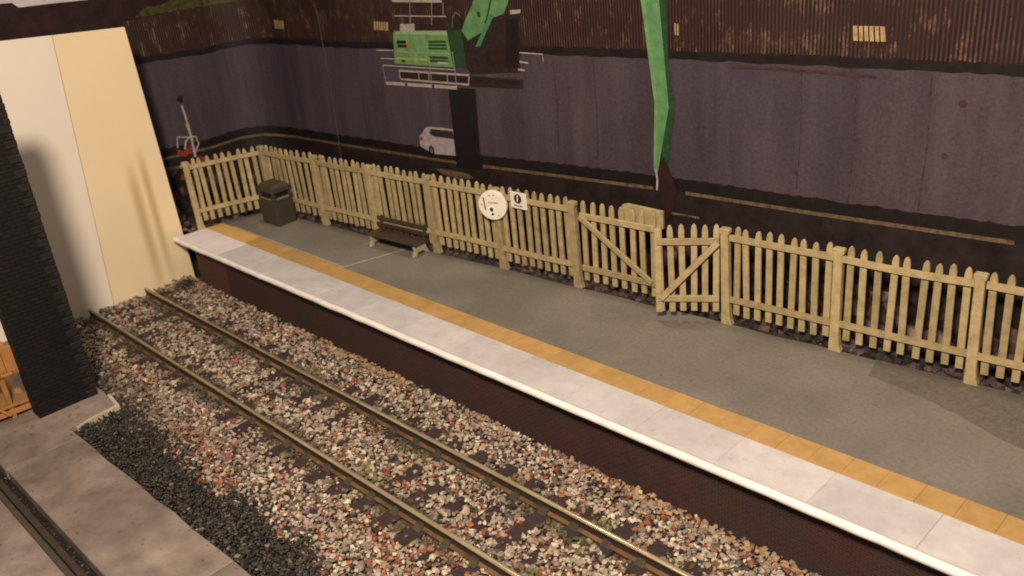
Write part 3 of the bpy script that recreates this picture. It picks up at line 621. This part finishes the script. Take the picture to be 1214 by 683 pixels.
moss = (dr < .5) & (np.sin(X*2.9+1)+np.sin(X*1.3) > 1.2) & (rng.uniform(size=X.size) < .35)
col = np.where(moss[:, None], np.array([.12, .115, .035])*rng.uniform(.6, 1.2, (X.size, 1)), col)
tan = (Y > 10.2) & (np.sin(X*1.9)+np.sin(X*.7+1) > -.2) & (rng.uniform(size=X.size) < .5)
col = np.where(tan[:, None], np.array([.40, .26, .15])*rng.uniform(.7, 1.1, (X.size, 1)), col)
S = np.where(tan, S*1.1, S)
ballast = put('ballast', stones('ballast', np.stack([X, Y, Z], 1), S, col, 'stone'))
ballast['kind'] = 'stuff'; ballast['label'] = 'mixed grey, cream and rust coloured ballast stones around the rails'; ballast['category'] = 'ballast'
# black cinders between yard and ballast
X, Y = cell(-25.4, XR-.05, 4.34, 6.9, 0.050)
ye = np.where(X < -19.5, 5.68, 4.52+(X+19.5)*.02)
edge = 5.72+0.16*np.sin(X*1.3)+0.1*np.sin(X*3.1+1)+np.where(X < -19, 0.28, 0)
keep = (Y > ye+rng.normal(-.01, .02, X.size)) & (Y < edge+np.abs(rng.normal(0, .3, X.size))-.12)
X, Y = X[keep], Y[keep]
S = 0.018+0.036*rng.uniform(size=X.size)**2
Z = -0.262+0.10*np.clip((Y-4.5)/.25, 0, 1)*np.clip((edge[keep]-Y)/.5, 0, 1)+0.03*np.sin(X*2.7)*np.sin(Y*4)+rng.uniform(-.02, .02, X.size)
cp = np.array([(.022, .018, .016), (.036, .029, .023), (.06, .047, .038), (.013, .012, .012), (.05, .048, .022), (.16, .12, .09)])
col = cp[rng.choice(6, X.size, p=[.33, .27, .14, .19, .045, .025])]*rng.uniform(.7, 1.2, (X.size, 1))
cin = put('cinders', stones('cinders', np.stack([X, Y, Z], 1), S, col, 'cinder'))
cin['kind'] = 'stuff'; cin['label'] = 'black ash cinders between the concrete yard and the ballast'; cin['category'] = 'cinders'
# rubble lumps on the bank behind the fence
X = rng.uniform(-27.5, XR, 1500); yl = np.where(X < -25, 11.0, 13.5+(X+22.2)*.0869+.12); Y = yl+rng.uniform(0, 1, X.size)**1.5*np.maximum(15.2-yl, .1)
S = rng.uniform(.06, .17, X.size); Z = np.where(X < -25, .93, 1.05)+(Y-13.5)*.03+rng.uniform(-.05, .05, X.size)
cp = np.array([(.03, .02, .02), (.06, .035, .03), (.10, .06, .05), (.018, .014, .014), (.05, .04, .038), (.14, .07, .055)])
col = cp[rng.choice(6, X.size, p=[.3, .22, .1, .22, .11, .05])]
col = np.where((X < -25)[:, None], col*2.4, col)
rubb = put('rubble', stones('rubble', np.stack([X, Y, Z], 1), S, col, 'stone'))
rubb['kind'] = 'stuff'; rubb['label'] = 'dark brown rubble on the ground behind the fence'; rubb['category'] = 'rubble'
struct(put('bank_ground', MB().quadbox([(-25.15, 13.06, -.58), (XR, fyl(XR)-.11, -.58), (XR, 15.3, -.58), (-25.15, 15.3, -.58), (-25.15, 13.06, 1.07), (XR, fyl(XR)-.11, 1.07), (XR, 15.3, 1.1), (-25.15, 15.3, 1.1)]).mesh('bank_ground', 'earth')))
# grit in the slot
X, Y = cell(-22, -8, 2.58, 2.97, 0.07); k_ = rng.uniform(size=X.size) < .5; X, Y = X[k_], Y[k_]; k_ = np.abs(Y-2.74) > .1; X, Y = X[k_], Y[k_]
sd = put('slot_dirt', stones('slot_dirt', np.stack([X, Y, np.full(X.size, -.335)], 1), rng.uniform(.02, .04, X.size), cp[rng.choice(6, X.size)]*.6, 'cinder'))
sd['kind'] = 'stuff'; sd['label'] = 'dark grit lying in the slot beside the sunken rail'; sd['category'] = 'grit'

# ------------------------------------------------------------ picket fence
FA = math.atan(0.08686)
P0 = Vector((-24.75, 13.21, ZP))
PH = 3.25-ZP
pw, pt = 0.128, 0.055
def picket_mesh(h0, h1, w=pw):
    a = w/2
    P = [(-a, h0), (a, h0), (a*.96, h1-.13), (a*.72, h1-.045), (a*.25, h1), (-a*.25, h1), (-a*.72, h1-.045), (-a*.96, h1-.13)]
    return MB().prism(P, -pt/2, pt/2, 'y').mesh('picket', 'cream', 0.008)
pk = picket_mesh(1.38-ZP, 3.30-ZP)
def post_mesh():
    P = [(-.095, 0), (.15, 0), (.11, .12), (.092, .34), (.082, PH-.12), (.108, PH-.10), (.108, PH-.012), (.08, PH), (-.085, PH), (-.108, PH-.012), (-.108, PH-.10), (-.082, PH-.12), (-.085, .3)]
    return MB().prism(P, -.075, .075, 'y').mesh('post', 'cream', 0.014)
pom = post_mesh()
def rail_bar(L, sag=0.0):
    s = MB(); n = 6
    for k in range(n):
        a, b = L*k/n, L*(k+1)/n; za = sag*math.sin(PI*k/n); zb = sag*math.sin(PI*(k+1)/n)
        s.quadbox([(a, -.055, -.06+za), (b, -.055, -.06+zb), (b, .0, -.06+zb), (a, .0, -.06+za), (a, -.055, .06+za), (b, -.055, .06+zb), (b, .0, .06+zb), (a, .0, .06+za)])
    me_ = s.mesh('rail_bar', 'cream')
    bm = bmesh.new(); bm.from_mesh(me_); bmesh.ops.remove_doubles(bm, verts=bm.verts, dist=1e-5)
    dd = [f_ for f_ in bm.faces if all(0.01 < v_.co.x < L-.01 for v_ in f_.verts) and max(v_.co.x for v_ in f_.verts)-min(v_.co.x for v_ in f_.verts) < 1e-4]
    bmesh.ops.delete(bm, geom=dd, context='FACES_ONLY'); bm.to_mesh(me_); bm.free(); return me_
def fence_run(par, xsx, npk, y0=0.0):
    """posts at local x positions xsx, npk pickets between neighbours"""
    for i, x in enumerate(xsx):
        put('post', pom, par, (x, y0-.03, 0), (random.uniform(-.01, .01), random.uniform(-.018, .018), 0))
    for i in range(len(xsx)-1):
        a, b = xsx[i]+.08, xsx[i+1]-.08; L = b-a
        for zc in (3.07-ZP, 1.73-ZP):
            put('cross_rail', rail_bar(L, random.uniform(-.03, .012)), par, (a, y0-.03, zc+random.uniform(-.01, .01)), (0, random.uniform(-.006, .006), 0))
        for k in range(npk):
            x = a+L*(k+.5)/npk+random.uniform(-.012, .012)
            put('picket', pk, par, (x, y0+.0, random.uniform(-.025, .012)), (random.uniform(-.012, .012), random.uniform(-.022, .022), random.uniform(-.03, .03)))
ca = math.cos(FA)
loc = lambda X: (X-P0.x)/ca
fl = thing('picket_fence', 'long cream picket fence run behind the bench and the bin', 'fence', P0, FA)
fence_run(fl, [0.0]+[loc(X) for X in (-22.2, -19.9, -17.65, -15.36, -13.1)], 9)
fr = thing('picket_fence', 'cream picket fence run beside the darker tarmac patch, hinging the open gate', 'fence', (-9.35, 14.546, ZP), FA)
l2 = lambda X: (X+9.35)/ca
fence_run(fr, [l2(X) for X in (-9.35, -7.1, -4.69, -2.35, -0.02, 2.3)], 9)
RA = math.atan2(13.21-11.07, -24.75+25.42)
fe = thing('picket_fence', 'short cream picket fence closing the platform end, next to the beige card', 'fence', (-25.42, 11.07, ZP), RA)
LE = math.hypot(13.21-11.07, 0.67)
put('post', pom, fe, (0, -.03, 0))
for zc in (3.07-ZP, 1.73-ZP): put('cross_rail', rail_bar(LE-.2, .01), fe, (.1, -.03, zc))
for k in range(9):
    put('picket', pk, fe, (.10+(LE-.24)*(k+.5)/9, 0, random.uniform(-.02, .01)), (0, random.uniform(-.02, .02), random.uniform(-.03, .03)))

# gates: local x from the hinge
def gate(name, label, hx, hy, rz, L, npk, flip, zlow):
    gt = thing(name, label, 'gate', (hx, hy, ZP), rz, None)
    for k in range(npk):
        x = .07+(L-.14)*k/(npk-1)
        put('picket', pk, gt, (x, .0, random.uniform(-.02, .01)), (0, random.uniform(-.015, .015), 0))
    s = MB().box(0, L, -.085, -.028, -.07, .07)
    rm_ = s.mesh('cross_rail', 'cream', .01)
    put('cross_rail', rm_, gt, (0, 0, 2.95-ZP)); put('cross_rail', rm_, gt, (0, 0, 1.69-ZP))
    a, b = ((.03, 0, 2.95-ZP), (L-.05, 0, 1.72-ZP)) if flip else ((.05, 0, 1.70-ZP), (L-.03, 0, 2.94-ZP))
    put('brace', MB().beam(a, b, .05, .125, (0, 1, 0)).mesh('brace', 'cream', .008) if False else MB().beam((a[0], -.115, a[2]), (b[0], -.115, b[2]), .125, .05, (0, 1, 0)).mesh('brace', 'cream', .008), gt)
    return gt
gl = gate('picket_gate', 'closed cream picket gate leaf with a pale strip behind its tops', -12.93, 14.236, FA, 1.93, 8, True, 0)
put('backing_strip', MB().prism([(1.06, 2.98-ZP), (2.08, 2.93-ZP), (2.08, 3.33-ZP), (1.2, 3.37-ZP), (1.08, 3.33-ZP)], .045, .12, 'y').mesh('backing_strip', 'cream', .01), gl)['label'] = 'pale plastic strip behind the picket tops'
ga = math.atan2(14.53-13.86, -9.53+10.57); GL = math.hypot(14.53-13.86, 1.04)
gr = gate('picket_gate', 'cream picket gate leaf swung open over the platform', -10.57, 13.86, ga, GL, 6, False, 0)
put('latch_stile', MB().box(-.03, .11, -.05, .03, 1.36-ZP, 3.22-ZP).mesh('latch_stile', 'cream', .01), gr, (-.02, -.0, 0))

# ------------------------------------------------------------ signs on the fence
def at_fence(X, z, out): return Vector((X, fyl(X), z))+Vector((math.sin(FA), -math.cos(FA), 0))*out
def ring(r, n=40): return [(r*math.cos(2*PI*k/n), r*math.sin(2*PI*k/n)) for k in range(n)]
sr = thing('round_sign', 'round white disc sign with grey marks on a fence post', 'sign', at_fence(-15.36, 2.86, .22), FA+.30)
put('disc', MB().prism(ring(.365), 0, .11, 'y').mesh('disc', 'signwhite', .012), sr)
def mark(par, poly, m_, name='mark'): put(name, MB().prism(poly, -.006, -.001, 'y').mesh(name, m_), par)
rect = lambda x0, x1, z0, z1, sk=0: [(x0, z0), (x1, z0), (x1+sk, z1), (x0+sk, z1)]
mark(sr, rect(-.205, -.165, -.12, .20, -.03), 'inkgrey', 'bar')
tx = -.10
for w_ in (.035, .03, .04, .03, .025, .04, .035): mark(sr, rect(tx, tx+w_*.75, .055, .085+random.uniform(-.005, .01)), 'inkgrey', 'letter'); tx += w_+.004
mark(sr, [(a*.045-.03, b*.05-.10) for a, b in ring(1, 14)], 'ink', 'dot'); mark(sr, [(a*.032-.01, b*.035-.215) for a, b in ring(1, 12)], 'ink', 'dot')
for a, b in ((-.08, .235), (.03, .245), (-.30, 0.0), (.12, -.26)): mark(sr, rect(a, a+.04, b, b+.03, .01), 'inkgrey', 'letter')
ss = thing('square_sign', 'small white square sign with a black roundel on the fence pickets', 'sign', at_fence(-14.64, 3.05, .10), FA-.05)
put('plate', MB().prism([(-.25, -.20), (.25, -.20), (.25, .20), (-.25, .20)], 0, .03, 'y').mesh('plate', 'signwhite', .006), ss)
mark(ss, [(a*.115-.01, b*.115+.045) for a, b in ring(1, 30)], 'ink', 'roundel')
put('roundel_bar', MB().prism([(-.035, -.03), (-.005, -.03), (.012, .13), (-.025, .13)], -.011, -.0065, 'y').mesh('roundel_bar', 'signwhite'), ss)
tx = -.15
for w_ in (.03, .035, .03, .025, .04, .03, .035, .03): mark(ss, rect(tx, tx+w_*.75, -.145, -.112+random.uniform(-.005, .012)), 'inkgrey', 'letter'); tx += w_+.004

# ------------------------------------------------------------ litter bin
bn = thing('litter_bin', 'dark green square litter bin in the fence corner', 'bin', (-23.77, 12.82, ZP+.002), 0.03)
a, b = .43, .32
tp_ = lambda t: (a*(1-.05*t), b*(1-.05*t))
def frus(z0, z1, ax0, by0, ax1, by1): return [(-ax0, -by0, z0), (ax0, -by0, z0), (ax0, by0, z0), (-ax0, by0, z0), (-ax1, -by1, z1), (ax1, -by1, z1), (ax1, by1, z1), (-ax1, by1, z1)]
put('body', MB().quadbox(frus(0, .80, a, b, a*.97, b*.97)).mesh('body', 'bin', .02), bn)
put('liner', MB().quadbox(frus(.80, 1.02, a*.80, b*.80, a*.80, b*.80)).mesh('liner', 'black'), bn)
for sx in (-1, 1):
    for sy in (-1, 1):
        put('corner_post', MB().box(min(sx*a*.72, sx*a*.96), max(sx*a*.72, sx*a*.96), min(sy*b*.72, sy*b*.96), max(sy*b*.72, sy*b*.96), .78, 1.04).mesh('corner_post', 'bin', .012), bn)
put('lid', MB().quadbox(frus(1.0, 1.15, a*1.0, b*1.0, a*.97, b*.97)).quadbox(frus(1.145, 1.24, a*.95, b*.95, a*.72, b*.66)).mesh('lid', 'bin', .015), bn)
put('lip', MB().box(a*.94, a*1.0, -b*.66, b*.66, .79, .85).mesh('lip', 'binlip', .008), bn)
put('lip', MB().box(-a*.66, a*.66, -b*1.0, -b*.94, .79, .84).mesh('lip', 'binlip', .008), bn)

# ------------------------------------------------------------ bench
bc = thing('platform_bench', 'dark brown slatted bench with cream cast ends against the fence', 'bench', (-18.75, 13.36, ZP+.002), FA)
BL = 0.95
for x in (-BL+.12, BL-.12):
    P = [(-.28, 0), (-.16, 0), (-.10, .10), (.10, .10), (.20, 0), (.30, 0), (.22, .16), (.20, .30), (-.20, .32), (-.22, .26), (-.20, .16)]
    put('cast_end', MB().prism(P, x-.04, x+.04, 'x').mesh('cast_end', 'benchend', .01), bc)
    put('back_support', MB().beam((x, .18, .28), (x, .30, .74), .06, .06, (1, 0, 0)).mesh('back_support', 'benchwood', .006), bc)
for y in (-.20, -.07, .06, .19): put('seat_slat', MB().box(-BL, BL, y-.056, y+.056, .322, .37).mesh('seat_slat', 'benchwood', .008), bc)
for z, y in ((.52, .205), (.68, .245)): put('back_slat', MB().box(-BL, BL, y-.035, y+.0, z-.055, z+.055).mesh('back_slat', 'benchwood', .008), bc)
put('name_board', MB().box(-BL+.2, BL-.2, .0, .03, .06, .17).mesh('name_board', 'black', .004), bc)

# ------------------------------------------------------------ black brick pillar and wooden stand
pl = thing('brick_pillar', 'tall black brick pillar standing on the concrete yard', 'pillar', (-20.72, 4.90, -.10), 0)
put('shaft', MB().box(-.20, .22, -.68, .60, .001, 7.5).mesh('shaft', 'blackbrick'), pl)
qa = MB().box(-.21, .24, .40, .652, 0, .165).mesh('quoin', 'quoin', .015); qb = MB().box(-.21, .24, .52, .652, 0, .12).mesh('quoin', 'quoin', .015)
z = .01; k = 0
while z < 7.3:
    put('quoin', qa if k % 2 == 0 else qb, pl, (random.uniform(-.01, .01), random.uniform(-.012, .004), z), (0, 0, 0)); z += .178 if k % 2 == 0 else .133; k += 1
put('back_fill', MB().box(-.205, .215, .60, .64, .001, 7.4).mesh('back_fill', 'quoin'), pl)
ws = thing('wooden_stand', 'orange brown wooden stand with a shelf, tucked beside the black pillar', 'stand', (-21.9, 3.75, -.10), -.06)
for x in (-.85, .85):
    for y in (-.5, .16): put('leg', MB().box(x-.055, x+.055, y-.055, y+.055, .001, 1.08).mesh('leg', 'wood', .008), ws)
for k in range(5):
    y = -.62+k*.26; put('top_plank', MB().box(-1.0, 1.0, y, y+.245, 1.08, 1.15).mesh('top_plank', 'wood', .008), ws)
for k in range(4): put('side_plank', MB().box(.93, .99, -.62+k*.31, -.62+k*.31+.30, 1.155, 1.75-.0*k).mesh('side_plank', 'wood', .008), ws)
put('shelf', MB().box(-.95, .93, -.45, .55, .30, .36).mesh('shelf', 'wood', .008), ws)
put('stretcher', MB().box(.86, .92, -.44, .56, .12, .24).mesh('stretcher', 'wood', .008), ws)
put('brace', MB().beam((.94, -.5, .85), (.94, .10, .15), .06, .10, (1, 0, 0)).mesh('brace', 'wood', .006), ws)

# dark scatter clump where the ballast meets the platform end
X = rng.normal(-24.95, .17, 260); Y = rng.normal(10.02, .15, 260); Z = -.22+rng.uniform(0, .22, 260)*np.exp(-((X+24.95)**2+(Y-10.02)**2)/.05)
cl_ = put('scatter_clump', stones('scatter_clump', np.stack([X, Y, Z], 1), rng.uniform(.04, .075, 260), np.array([(.03, .034, .018)])*rng.uniform(.6, 1.5, (260, 1)), 'stone'))
cl_['kind'] = 'stuff'; tag(cl_, 'dark green clump of scatter at the foot of the platform end', 'foliage clump')
